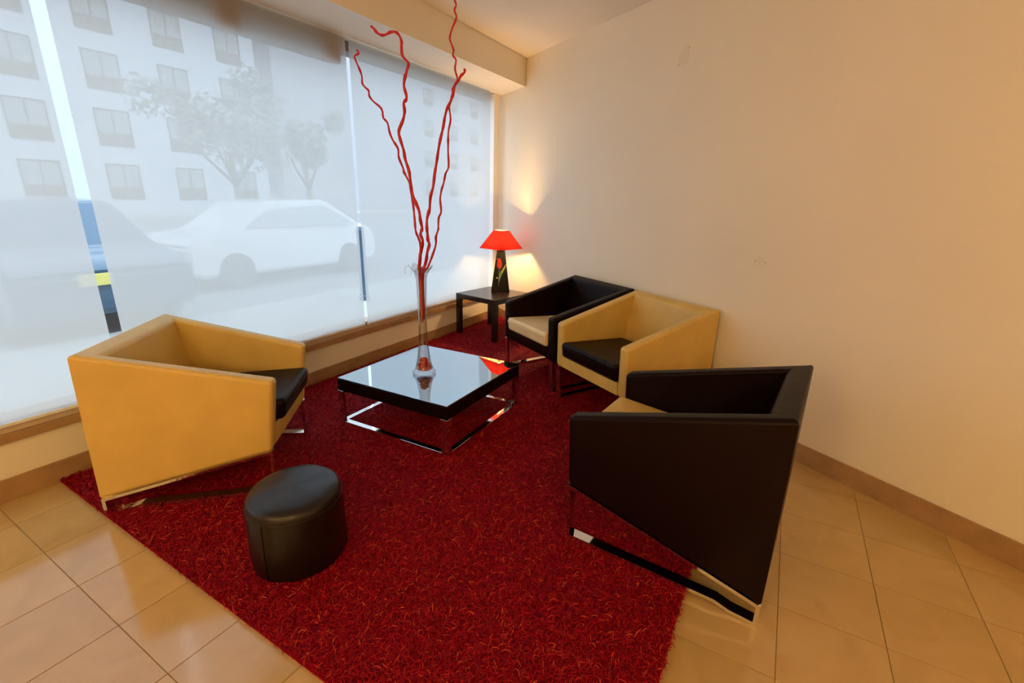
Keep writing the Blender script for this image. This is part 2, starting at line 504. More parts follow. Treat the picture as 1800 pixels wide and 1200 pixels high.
# windows: one bay per blind
BAYS = [(-6.2, -3.93), (-3.93, -2.22), (-2.22, -0.18)]
for i, (x0, x1) in enumerate(BAYS):
    wr = tag(empty('window_%d' % (i + 1), (x0, 0, 0.33)), kind='structure')
    def wpart(name, b, mat, **k):
        o = obj(name, b, mat, wr, **k)
        for v in o.data.vertices: v.co -= Vector((x0, 0, 0.33))
        return o
    bm = bmesh.new(); box(bm, x0, x1, -0.096, 0.03, 0.330, 0.395, 0.003); wpart('bottom_rail', bm, MAT['frame'])
    bm = bmesh.new(); box(bm, x0, x1, -0.04, 0.08, 2.36 if i < 2 else 2.44, 2.509); wpart('window_head', bm, MAT['dark_frame'])
    bm = bmesh.new(); box(bm, x0 + .0, x1 - .0, 0.045, 0.053, 0.395, 2.44 if i == 2 else 2.36); wpart('window_pane', bm, MAT['pane'])
    for xm in ((x0 + 0.012,) if i == 0 else ()):
        bm = bmesh.new(); box(bm, xm - 0.003, xm + 0.003, 0.02, 0.08, 0.395, 2.40, 0.002); wpart('mullion', bm, MAT['frame_white'])
    if i == 1:
        for xb in (x0 + 0.78, x1 - 0.19):
            bm = bmesh.new(); box(bm, xb, xb + 0.15, -0.085, -0.04, 2.33, 2.50, 0.004); wpart('bracket', bm, MAT['bracket'])
bm = bmesh.new(); box(bm, -0.187, -0.176, -0.09, 0.10, 0.395, 2.50)  # white facing that stands in for daylight on the end strip's side
obj('daylit_reveal', bm, MAT['frame_white'], wall_window)
# far left of the window wall, never in view
bm = bmesh.new(); box(bm, XL, -6.2, -0.09, 0.1, 0.33, 2.51)
obj('pier', bm, MAT['plaster'], wall_window)

# roller blinds
BL = [(-6.1, -3.958, 'wide translucent white roller blind, leftmost, cut off by the photo edge'),
      (-3.902, -2.236, 'translucent white roller blind in the middle, behind the cream armchair by the window'),
      (-2.206, -0.295, 'translucent white roller blind nearest the corner, behind the red branches')]
for x0, x1, lab in BL:
    r = tag(empty('roller_blind', ((x0 + x1) / 2, BLY, 0.372)), lab, 'blind', None)
    hw = (x1 - x0) / 2
    bm = bmesh.new()
    nx, nz = 40, 12
    H = 2.50 - 0.372
    g = [[bm.verts.new((-hw + 2 * hw * i / nx, 0.003 * math.sin(i * 0.55 + x0) * (0.3 + 0.7 * (1 - j / nz)), H * j / nz)) for i in range(nx + 1)] for j in range(nz + 1)]
    for j in range(nz):
        for i in range(nx):
            bm.faces.new((g[j][i], g[j][i + 1], g[j + 1][i + 1], g[j + 1][i]))
    obj('blind_fabric', bm, MAT['blind'], r, smooth=True)
    bm = bmesh.new(); box(bm, -hw, hw, -0.003, 0.004, -0.004, 0.012, 0.0015); obj('hem_bar', bm, MAT['frame_white'], r)

# ------------------------------------------------------------------ floor tiles
PX, PY, G = 0.3235, 0.328, 0.0011
X0, Y0 = -4.52, -0.668
RUG_L, RUG_R = -4.29, -2.975
def make_tile_mesh():
    bm = bmesh.new()
    box(bm, G, PX - G, G, PY - G, -0.002, 0.0, 0.0008, 1)
    bmesh.ops.recalc_face_normals(bm, faces=bm.faces)
    me = bpy.data.meshes.new('tile'); bm.to_mesh(me); bm.free(); me.materials.append(MAT['tile'])
    return me
tile_me = make_tile_mesh()
def clip_poly(poly):
    """clip a tile to the room: y <= WY and the right wall"""
    def cut(P, f):
        out = []
        for i in range(len(P)):
            a, b = P[i], P[(i + 1) % len(P)]
            fa, fb = f(a), f(b)
            if fa >= 0: out.append(a)
            if (fa >= 0) != (fb >= 0):
                s = fa / (fa - fb); out.append((a[0] + (b[0] - a[0]) * s, a[1] + (b[1] - a[1]) * s))
        return out
    P = cut(poly, lambda q: (WY + 0.01) - q[1])
    if len(P) > 2: P = cut(P, lambda q: q[0] * WN.x + q[1] * WN.y + 0.011)
    return P
near, far = [], []
for i in range(-14, 14):
    for j in range(-3, 22):
        x = X0 + i * PX; y = Y0 - j * PY
        P = clip_poly([(x + G, y + G), (x + PX - G, y + G), (x + PX - G, y + PY - G), (x + G, y + PY - G)])
        if len(P) < 3: continue
        full = len(P) == 4 and abs(P[0][0] - x - G) < 1e-5 and abs(P[2][0] - (x + PX - G)) < 1e-5 and abs(P[2][1] - (y + PY - G)) < 1e-5
        cx, cy = x + PX / 2, y + PY / 2
        if x > RUG_L + 0.05 and y > RUG_R + 0.05: continue           # wholly under the rug
        # is it in the camera's view?
        q = Vector((cx, cy, 0)) - M.translation
        dz = q.dot(fw)
        inview = dz > 0.3 and abs(q.dot(r2) / dz) < 1.32 and abs(q.dot(u2) / dz) < 1.02
        (near if inview else far).append((x, y, P, full))
for x, y, P, full in near:
    if full:
        o = bpy.data.objects.new('tile', tile_me); o.location = (x, y, 0); COL.objects.link(o); o.parent = floor
    else:
        bm = bmesh.new(); prism(bm, P, -0.002, 0.0); obj('tile', bm, MAT['tile'], floor)
bm = bmesh.new()
for x, y, P, full in far: prism(bm, P, -0.002, 0.0)
tag(obj('distant_tiles', bm, MAT['tile'], floor), kind='stuff')
print('tiles', len(near), len(far))

# ------------------------------------------------------------------ rug
def in_rug(x, y, m=0.0):
    return (x > RUG_L + m) & (y < WY - 0.016 - m) & (y > RUG_R + m) & (x * WN.x + y * WN.y > 0.004 + m)
rug_poly = [(RUG_L, RUG_R), (RUG_L, WY - 0.018), (wall_x(WY - 0.018, 0.004), WY - 0.018), (wall_x(RUG_R, 0.004), RUG_R)]
rug = tag(empty('shaggy_rug', (RUG_L, RUG_R, 0)), 'deep red shaggy rug with orange flecks lying under the armchairs and coffee table', 'rug')
bm = bmesh.new(); prism(bm, [(a - RUG_L, b - RUG_R) for a, b in rug_poly[::-1]], 0.0, 0.008)
obj('rug_backing', bm, MAT['rug_base'], rug)
def pile(n_try, region, wid, nm):
    x = rng.uniform(region[0], region[1], n_try); y = rng.uniform(region[2], region[3], n_try)
    # denser near the camera, sparser where the view is far or absent
    d = np.hypot(x + 4.935, y + 3.09)
    keep = in_rug(x, y, -0.004) & (rng.uniform(0, 1, n_try) < np.clip(2.6 / (d + 0.6), 0.40, 1.0))
    x, y, d = x[keep], y[keep], d[keep]
    n = len(x)
    k = 5
    a = rng.uniform(0, 2 * np.pi, n); L = rng.uniform(0.020, 0.042, n) * (1 + 0.10 * d)
    h = rng.uniform(0.010, 0.024, n)
    curl = rng.uniform(-2.2, 2.2, n)
    s = np.linspace(0, 1, k)[None, :]
    ang = a[:, None] + curl[:, None] * s
    step = L[:, None] / (k - 1)
    px = x[:, None] + np.concatenate([np.zeros((n, 1)), np.cumsum(np.cos(ang[:, :-1]) * step * (0.35 + 0.9 * s[:, 1:]), 1)], 1)
    py = y[:, None] + np.concatenate([np.zeros((n, 1)), np.cumsum(np.sin(ang[:, :-1]) * step * (0.35 + 0.9 * s[:, 1:]), 1)], 1)
    pz = 0.003 + h[:, None] * np.sin(s * (1.5 + rng.uniform(0, 1.1, n)[:, None]))
    # keep the tips inside the rug outline apart from a small fringe, and off the walls
    px = np.where(px < RUG_L, RUG_L - (RUG_L - px) * 0.35, px)
    py = np.where(py < RUG_R, RUG_R - (RUG_R - py) * 0.5, py)
    py = np.minimum(py, WY - 0.016)
    wallk = px * WN.x + py * WN.y
    over = np.minimum(wallk - 0.003, 0)
    px = px - over * WN.x; py = py - over * WN.y
    wdt = wid * (1 + 0.22 * d)[:, None] * (1 - 0.35 * s)
    nx = -np.sin(ang) * wdt; ny = np.cos(ang) * wdt
    V = np.empty((n, k, 2, 3), np.float32)
    V[:, :, 0, 0] = px - nx; V[:, :, 0, 1] = py - ny; V[:, :, 0, 2] = pz
    V[:, :, 1, 0] = px + nx; V[:, :, 1, 1] = py + ny; V[:, :, 1, 2] = pz + 0.0008
    V[..., 0] -= RUG_L; V[..., 1] -= RUG_R
    V = V.reshape(-1, 3)
    base = (np.arange(n) * (2 * k))[:, None, None]
    seg = np.arange(k - 1)[None, :, None] * 2
    F = (base + seg + np.array([0, 2, 3, 1])[None, None, :]).reshape(-1, 4)
    me = bpy.data.meshes.new(nm)
    me.vertices.add(len(V)); me.vertices.foreach_set('co', V.ravel())
    me.loops.add(F.size); me.loops.foreach_set('vertex_index', F.ravel().astype(np.int32))
    me.polygons.add(len(F)); me.polygons.foreach_set('loop_start', (np.arange(len(F)) * 4).astype(np.int32))
    me.polygons.foreach_set('loop_total', np.full(len(F), 4, np.int32))
    me.update(calc_edges=True)
    tone = rng.uniform(0, 1, n)
    at_ = me.attributes.new('tone', 'FLOAT', 'POINT')
    at_.data.foreach_set('value', np.repeat(tone, 2 * k).astype(np.float32))
    me.materials.append(MAT['rug_pile'])
    o = bpy.data.objects.new(nm, me); COL.objects.link(o); o.parent = rug
    o['kind'] = 'stuff'
    print('pile', n)
pile(330000, (RUG_L - 0.004, -0.2, RUG_R - 0.004, WY - 0.02), 0.0011, 'rug_pile')

# ------------------------------------------------------------------ armchairs
def armchair(name, pose, g, shell, seat, label, seat_note):
    W, D, Hb, Hf, Hu, Hl, lean, Df, Wb, fl = g
    x, y, a = pose
    r = tag(empty(name, (x, y, 0), a), label, 'armchair', 'box armchairs around the coffee table')
    t = 0.072
    hwb, hwf = Wb / 2, W / 2
    BT = 0.085                      # thickness of the back at the top
    bs = 0.205                      # how far its inner face reaches at the seat
    sb = 0.42                       # height where the inner back face ends
    zb_at = lambda yy: Hl + (Hu - Hl) * yy / (D - fl)
    zt_at = lambda yy: Hb + (Hf - Hb) * yy / D
    for s in (-1, 1):
        yi_t = BT - lean; yi_b = bs
        xo = lambda yy: s * (hwb + (hwf - hwb) * yy / D)
        P = [(xo(0), 0, Hl), (xo(D - fl), D - fl, Hu), (xo(D - fl) - s * t, D - fl, Hu), (s * (hwb - t), yi_b, zb_at(yi_b)),
             (xo(0), -lean, Hb), (xo(D), D, Hf), (xo(D) - s * t, D, Hf), (s * (hwb - t), yi_t, zt_at(yi_t))]
        bm = bmesh.new()
        hexa(bm, P, 0.020, 4, skip=lambda i, j: {i, j} <= {0, 3, 4, 7})
        obj('armrest', bm, shell, r, smooth=True, wn=True)
    xi = hwb - t
    P = [(-hwb, 0, Hl), (hwb, 0, Hl), (xi, bs, zb_at(bs)), (-xi, bs, zb_at(bs)),
         (-hwb, -lean, Hb), (hwb, -lean, Hb), (xi, BT - lean, zt_at(BT - lean)), (-xi, BT - lean, zt_at(BT - lean))]
    bm = bmesh.new()
    hexa(bm, P, 0.020, 4, skip=lambda i, j: {i, j} <= {0, 3, 4, 7} or {i, j} <= {1, 2, 5, 6})
    obj('backrest', bm, shell, r, smooth=True, wn=True)
    # upholstered apron under the cushion, its underside following the slant
    yf = D - fl - 0.002; xf = hwf - t + 0.002
    st = 0.365
    P = [(-xi, 0.10, zb_at(0.10) + .004), (xi, 0.10, zb_at(0.10) + .004), (xf, yf, Hu + .002), (-xf, yf, Hu + .002),
         (-xi, 0.10, st - 0.03), (xi, 0.10, st - 0.03), (xf, yf + fl * .4, st), (-xf, yf + fl * .4, st)]
    bm = bmesh.new(); hexa(bm, P, 0.006, 2)
    obj('seat_base', bm, shell, r, smooth=True, wn=True)
    # seat cushion with a piped seam
    c0, c1 = 0.185, D + 0.018
    xb = xi - 0.004 - (hwb - hwf) * 0.2 / D; xc = xf - 0.006
    zc0, zc1 = 0.335, 0.368
    P = [(-xb, c0, zc0), (xb, c0, zc0), (xc, c1 - 0.012, zc1), (-xc, c1 - 0.012, zc1),
         (-xb, c0 + 0.01, zc0 + 0.10), (xb, c0 + 0.01, zc0 + 0.10), (xc, c1, zc1 + 0.112), (-xc, c1, zc1 + 0.112)]
    bm = bmesh.new(); hexa(bm, P, 0.028, 5)
    # a slight crown
    for v in bm.verts:
        if v.co.z > zc0 + 0.07:
            u = 1 - (v.co.x / xc) ** 2; w_ = 1 - ((v.co.y - (c0 + c1) / 2) / ((c1 - c0) / 2)) ** 2
            v.co.z += 0.008 * max(u, 0) * max(w_, 0)
    cu = obj('seat_cushion', bm, seat, r, smooth=True, wn=True)
    tag(cu, seat_note)
    zs = zc1 + 0.078
    bm = bmesh.new()
    tube(bm, [(-xc + 0.012, c1 - 0.002, zs), (0, c1 - 0.001, zs), (xc - 0.012, c1 - 0.002, zs)], 0.0022, 6)
    obj('piping', bm, seat, cu, smooth=True)
    # chrome sled at each side: slanting rail, heel, floor bar, front leg
    for s in (-1, 1):
        xo = lambda yy: s * (hwb + (hwf - hwb) * yy / D)
        outer = [(0.0, Hl), (0.0, 0.0), (0.095, 0.006), (0.15, 0.022), (Df + 0.004, 0.022), (D - fl, Hu)]
        th = 0.014
        n = len(outer)
        inner = []
        for i in range(n):
            p0, p1, p2 = Vector(outer[i - 1]), Vector(outer[i]), Vector(outer[(i + 1) % n])
            e1 = (p1 - p0).normalized(); e2 = (p2 - p1).normalized()
            n1 = Vector((-e1.y, e1.x)); n2 = Vector((-e2.y, e2.x))
            b = (n1 + n2).normalized()
            q = p1 + b * th / max(0.35, b.dot(n1))
            inner.append((q.x, q.y))
        bm = bmesh.new()
        rows = []
        for (yy, zz), kk in [(p, 0) for p in outer] + [(p, 1) for p in inner]:
            rows.append((bm.verts.new((xo(yy) - s * 0.001, yy, zz)), bm.verts.new((xo(yy) - s * 0.047, yy, zz))))
        O, I = rows[:n], rows[n:]
        for i in range(n):
            j = (i + 1) % n
            bm.faces.new((O[i][0], O[j][0], O[j][1], O[i][1]))
            bm.faces.new((I[i][0], I[i][1], I[j][1], I[j][0]))
            bm.faces.new((O[i][0], I[i][0], I[j][0], O[j][0]))
            bm.faces.new((O[i][1], O[j][1], I[j][1], I[i][1]))
        obj('sled_leg', bm, MAT['chrome'], r)
    return r

armchair('armchair', (-4.003, -0.357, -2.453), (0.62, 0.774, 0.776, 0.600, 0.244, 0.083, -0.020, 0.723, 0.741, 0.045),
         MAT['cream'], MAT['brown'], 'cream leather box armchair standing alone by the window blinds, left of the coffee table', 'dark brown leather seat cushion')
armchair('armchair', (-1.084 - .020, -1.807 + .014, R(61.0)), (0.707, 0.772, 0.776, 0.602, 0.281, 0.080, -0.006, 0.742, 0.750, 0.011),
         MAT['brown'], MAT['cream_pale'], 'dark brown box armchair against the wall, next to the side table with the lamp', 'pale cream leather seat cushion')
armchair('armchair', (-1.482 - .018, -2.479 + .011, R(60.6)), (0.707, 0.772, 0.776, 0.602, 0.281, 0.080, -0.006, 0.742, 0.750, 0.011),
         MAT['cream'], MAT['brown'], 'cream box armchair with dark cushion, backed against the wall between two dark armchairs', 'dark brown leather seat cushion')
armchair('armchair', (-3.05, -3.256, -0.088), (0.678, 0.788, 0.810, 0.593, 0.282, 0.091, -0.008, 0.754, 0.649, 0.016),
         MAT['brown'], MAT['cream'], 'large dark brown box armchair in the right foreground, half off the rug', 'cream leather seat cushion')

# ------------------------------------------------------------------ coffee table
ct = tag(empty('coffee_table', (-2.658, -1.1885, 0), R(1.5)), 'low square coffee table with black glass top and chrome bar base on the red rug', 'table')
h = 0.428
bm = bmesh.new(); box(bm, -h, h, -h, h, 0.235, 0.314, 0.003); obj('apron', bm, MAT['black_gloss'], ct)
bm = bmesh.new(); box(bm, -h + .004, h - .004, -h + .004, h - .004, 0.314, 0.320, 0.0015, 1); tag(obj('glass_top', bm, MAT['table_glass'], ct), 'glossy black glass top')
for sx in (-1, 1):
    for sy in (-1, 1):
        bm = bmesh.new()
        xa, xb = sorted((sx * h, sx * (h - 0.045))); ya, yb = sorted((sy * h, sy * (h - 0.012)))
        box(bm, xa, xb, ya, yb, 0.012, 0.235, 0.001, 1)
        xa, xb = sorted((sx * h, sx * (h - 0.012))); ya, yb = sorted((sy * (h - 0.012), sy * (h - 0.045)))
        box(bm, xa, xb, ya, yb, 0.012, 0.235, 0.001, 1)
        obj('leg', bm, MAT['chrome'], ct)
for k in range(4):
    bm = bmesh.new()
    if k < 2:
        s = (-1, 1)[k]; ya, yb = sorted((s * h, s * (h - 0.036))); box(bm, -h + .012, h - .012, ya, yb, 0.012, 0.026, 0.001, 1)
    else:
        s = (-1, 1)[k - 2]; xa, xb = sorted((s * h, s * (h - 0.036))); box(bm, xa, xb, -h + .036, h - .036, 0.012, 0.026, 0.001, 1)
    obj('floor_bar', bm, MAT['chrome'], ct)

# far side tipped slightly lower so the lamp's reflection falls further forward
ct.rotation_mode = 'XYZ'
dv = Vector((math.cos(R(29.7)), math.sin(R(29.7)), 0))
ax = dv.cross(Vector((0, 0, 1)))
ct.rotation_euler = (Matrix.Rotation(R(-0.7), 3, ax) @ Matrix.Rotation(R(1.5), 3, 'Z')).to_euler()

# ------------------------------------------------------------------ side table
stt = tag(empty('side_table', (-0.776, -0.471, 0), R(-9.0)), 'small square dark side table in the corner, carrying the red lamp', 'table')
h = 0.277
bm = bmesh.new(); box(bm, -h, h, -h, h, 0.407, 0.457, 0.0015, 1); obj('tabletop', bm, MAT['black_brown'], stt)
for sx in (-1, 1):
    for sy in (-1, 1):
        xa, xb = sorted((sx * h, sx * (h - 0.05))); ya, yb = sorted((sy * h, sy * (h - 0.05)))
        bm = bmesh.new(); box(bm, xa, xb, ya, yb, 0.012, 0.407, 0.0015, 1); obj('leg', bm, MAT['black_brown'], stt)

# ------------------------------------------------------------------ lamp
LB = Vector((-0.585, -0.447, 0.457))
lamp = tag(empty('table_lamp', LB, R(31.0)), 'lit table lamp with red pyramid shade and black tulip base on side table', 'lamp')
# local -x faces the camera
def frustum(bm, a, b, z0, z1, rot=0.0, bevel=0.0):
    P = []
    for s, z in ((a, z0), (b, z1)):
        for ux, uy in ((-1, -1), (1, -1), (1, 1), (-1, 1)):
            P.append((s * (ux * math.cos(rot) - uy * math.sin(rot)), s * (ux * math.sin(rot) + uy * math.cos(rot)), z))
    hexa(bm, P, bevel, 2)
H0 = 0.455
bm = bmesh.new(); frustum(bm, 0.100, 0.040, 0.0, H0, 0.0, 0.002); base = obj('lamp_base', bm, MAT['black_gloss'], lamp)
# painted tulip on the face towards the room
def on_face(yy, zz, lift=0.0012):     # yy across (+ = left from the front), zz up
    s = 0.100 + (0.040 - 0.100) * zz / H0
    return (-s - lift, yy, zz)
def decal(name, poly, mat, lift):
    bm = bmesh.new()
    f = [bm.verts.new(on_face(a, b, lift)) for a, b in poly]
    g_ = [bm.verts.new(on_face(a, b, -0.0005)) for a, b in poly]
    bm.faces.new(f)
    n = len(f)
    for i in range(n): bm.faces.new((f[i], f[(i + 1) % n], g_[(i + 1) % n], g_[i]))
    return obj(name, bm, mat, base)
pet = [(0.012 + 0.026 * math.cos(a) * (1 - 0.22 * math.sin(a)), 0.298 + 0.056 * math.sin(a)) for a in [2 * math.pi * i / 20 for i in range(20)]]
decal('tulip_bloom', pet, MAT['tulip'], 0.0012)
decal('tulip_bloom', [(0.022, 0.345), (0.042, 0.355), (0.034, 0.335)], MAT['tulip'], 0.0010)
decal('tulip_stem', [(0.016, 0.245), (0.012, 0.245), (0.014, 0.17), (0.018, 0.06), (0.021, 0.06), (0.019, 0.17)], MAT['tulip_leaf'], 0.0008)
decal('tulip_leaf', [(0.020, 0.08), (0.006, 0.13), (-0.015, 0.185), (-0.028, 0.215), (-0.014, 0.225), (0.002, 0.215), (0.014, 0.18), (0.020, 0.13)], MAT['tulip_leaf'], 0.0012)
decal('tulip_leaf', [(-0.018, 0.19), (-0.050, 0.255), (-0.066, 0.295), (-0.058, 0.297), (-0.035, 0.265), (-0.004, 0.215)], MAT['tulip_leaf_light'], 0.0015)
decal('leaf_highlight', [(0.036 + 0.008 * math.cos(a), 0.147 + 0.007 * math.sin(a)) for a in [2 * math.pi * i / 10 for i in range(10)]], MAT['gold'], 0.0010)
bm = bmesh.new(); lathe(bm, [(0.014, H0), (0.014, H0 + 0.03), (0.017, H0 + 0.032), (0.017, H0 + 0.055)], 14); obj('lamp_holder', bm, MAT['gold'], lamp, smooth=False)
bm = bmesh.new(); lathe(bm, [(0.012, H0 + 0.055), (0.020, H0 + 0.075), (0.027, H0 + 0.100), (0.022, H0 + 0.122), (0.008, H0 + 0.132)], 16); obj('bulb', bm, MAT['bulb'], lamp, smooth=True)
SR = R(45)
za, zb = 0.452, 0.643
def shade_sheet(a, b, z0, z1, th):
    bm = bmesh.new()
    P = []
    for s, z in ((a, z0), (b, z1), (b - th, z1), (a - th, z0)):
        P.append([bm.verts.new((s * (ux * math.cos(SR) - uy * math.sin(SR)), s * (ux * math.sin(SR) + uy * math.cos(SR)), z)) for ux, uy in ((-1, -1), (1, -1), (1, 1), (-1, 1))])
    for q in range(4):
        A, B = P[q], P[(q + 1) % 4]
        for k in range(4): bm.faces.new((A[k], A[(k + 1) % 4], B[(k + 1) % 4], B[k]))
    return bm
sa, sbb = 0.162, 0.057
bm = bmesh.new()
for s0, z0, s1, z1 in ((sa, za, sbb, zb),):
    lo = [bm.verts.new((s0 * (ux * math.cos(SR) - uy * math.sin(SR)), s0 * (ux * math.sin(SR) + uy * math.cos(SR)), z0)) for ux, uy in ((-1, -1), (1, -1), (1, 1), (-1, 1))]
    hi = [bm.verts.new((s1 * (ux * math.cos(SR) - uy * math.sin(SR)), s1 * (ux * math.sin(SR) + uy * math.cos(SR)), z1)) for ux, uy in ((-1, -1), (1, -1), (1, 1), (-1, 1))]
    for k in range(4): bm.faces.new((lo[k], lo[(k + 1) % 4], hi[(k + 1) % 4], hi[k]))
shade = obj('lamp_shade', bm, MAT['shade'], lamp)
bm = bmesh.new()
lo = [bm.verts.new(((sa - .003) * (ux * math.cos(SR) - uy * math.sin(SR)), (sa - .003) * (ux * math.sin(SR) + uy * math.cos(SR)), za + .0005)) for ux, uy in ((-1, -1), (1, -1), (1, 1), (-1, 1))]
hi = [bm.verts.new(((sbb - .003) * (ux * math.cos(SR) - uy * math.sin(SR)), (sbb - .003) * (ux * math.sin(SR) + uy * math.cos(SR)), zb - .0005)) for ux, uy in ((-1, -1), (1, -1), (1, 1), (-1, 1))]
for k in range(4): bm.faces.new((lo[k], lo[(k + 1) % 4], hi[(k + 1) % 4], hi[k]))
tag(obj('shade_lining', bm, MAT['shade_lining'], shade), 'cream lining inside the red shade')
for k in range(4):                     # dark seam down each ridge and a rim
    ux, uy = ((-1, -1), (1, -1), (1, 1), (-1, 1))[k]
    c0 = [(s * (ux * math.cos(SR) - uy * math.sin(SR)), s * (ux * math.sin(SR) + uy * math.cos(SR)), z) for s, z in ((sa, za), (sbb, zb))]
    bm = bmesh.new(); tube(bm, c0, 0.0028, 6); obj('shade_seam', bm, MAT['shade_seam'], shade)
for k in range(4):                     # wire spokes from the holder to the top ring
    ux, uy = ((-1, -1), (1, -1), (1, 1), (-1, 1))[k]
    bm = bmesh.new(); tube(bm, [(0, 0, H0 + 0.08), (0.05 * (ux * math.cos(SR) - uy * math.sin(SR)), 0.05 * (ux * math.sin(SR) + uy * math.cos(SR)), zb - 0.006)], 0.0012, 5); obj('shade_spoke', bm, MAT['gold'], shade)
pl = bpy.data.lights.new('table_lamp_bulb_light', 'POINT'); pl.energy = 185; pl.color = (1.0, 0.58, 0.22); pl.shadow_soft_size = 0.03
po = bpy.data.objects.new('table_lamp_bulb_light', pl); po.location = (LB.x, LB.y, LB.z + H0 + 0.105); COL.objects.link(po)

# thin dark rod lying on the side table at the foot of the lamp
bm = bmesh.new(); tube(bm, [(-0.18, 0, 0.004), (0.18, 0, 0.004)], 0.004, 8)
rod = tag(obj('thin_rod', bm, MAT['black_gloss']), 'thin dark rod lying on the side table in front of the lamp', 'rod')
rod.location = (-0.722, -0.555, 0.457); rod.rotation_euler = (0, 0, math.atan2(-0.349, 0.109))

# ------------------------------------------------------------------ vase and branches
VB = Vector((-2.7305, -1.1777, 0.3202))
vase = tag(empty('glass_vase', VB), 'tall slender clear glass vase with ruffled mouth on the coffee table', 'vase')
prof = [(0.060, 0.0), (0.074, 0.006), (0.075, 0.016), (0.064, 0.030), (0.053, 0.055), (0.045, 0.09), (0.036, 0.15), (0.030, 0.22), (0.0265, 0.30), (0.0255, 0.38), (0.0275, 0.46), (0.0305, 0.55), (0.0335, 0.62), (0.042, 0.660), (0.060, 0.685), (0.072, 0.700)]
inner = [(r_ - 0.0028, z_) for r_, z_ in prof[5:]][::-1] + [(0.052, 0.055), (0.054, 0.034), (0.008, 0.026)]
def wob(j, a, r_, z_):
    n1 = len(prof)
    if z_ > 0.63:
        k = (z_ - 0.63) / 0.07
        return r_ * (1 + 0.10 * k * math.cos(5 * a)), z_ + 0.014 * k * math.cos(5 * a)
    if 0.004 < z_ < 0.60:
        return r_ * (1 + 0.018 * math.cos(8 * a)), z_
    return r_, z_
bm = bmesh.new(); lathe(bm, prof + inner, 48, wob=wob); obj('vase_body', bm, MAT['glass'], vase, smooth=True)
# pulled glass curl on the left of the mouth
bm = bmesh.new()
dl = Vector((-0.5, 0.87, 0)).normalized()
pts = []
for i in range(14):
    a = -0.6 + 4.6 * i / 13
    pts.append(Vector((0, 0, 0.672)) + dl * (0.078 + 0.026 * math.cos(a) * 0.8) + Vector((0, 0, 0.030 * math.sin(a))))
tube(bm, pts, [0.004 - 0.0002 * i for i in range(14)], 8); obj('glass_curl', bm, MAT['glass'], vase, smooth=True)

# red chips inside the foot of the vase
bm = bmesh.new()
for i in range(230):
    z_ = 0.036 + 0.068 * random.random() ** 1.4
    rm = max(0.004, 0.046 - (z_ - 0.036) * 0.36)
    a = random.random() * 6.283; rr = rm * math.sqrt(random.random())
    ico = bmesh.ops.create_icosphere(bm, subdivisions=1, radius=random.uniform(0.006, 0.011), matrix=Matrix.Translation((rr * math.cos(a), rr * math.sin(a), z_)) @ Matrix.Rotation(random.random() * 3, 4, 'X') @ Matrix.Diagonal((1, 0.8, 0.6, 1)))
chips = tag(obj('red_chips', bm, MAT['gem']), 'heap of bright red decorative chips inside the foot of the vase', 'decoration', kind='stuff')
chips.location = VB

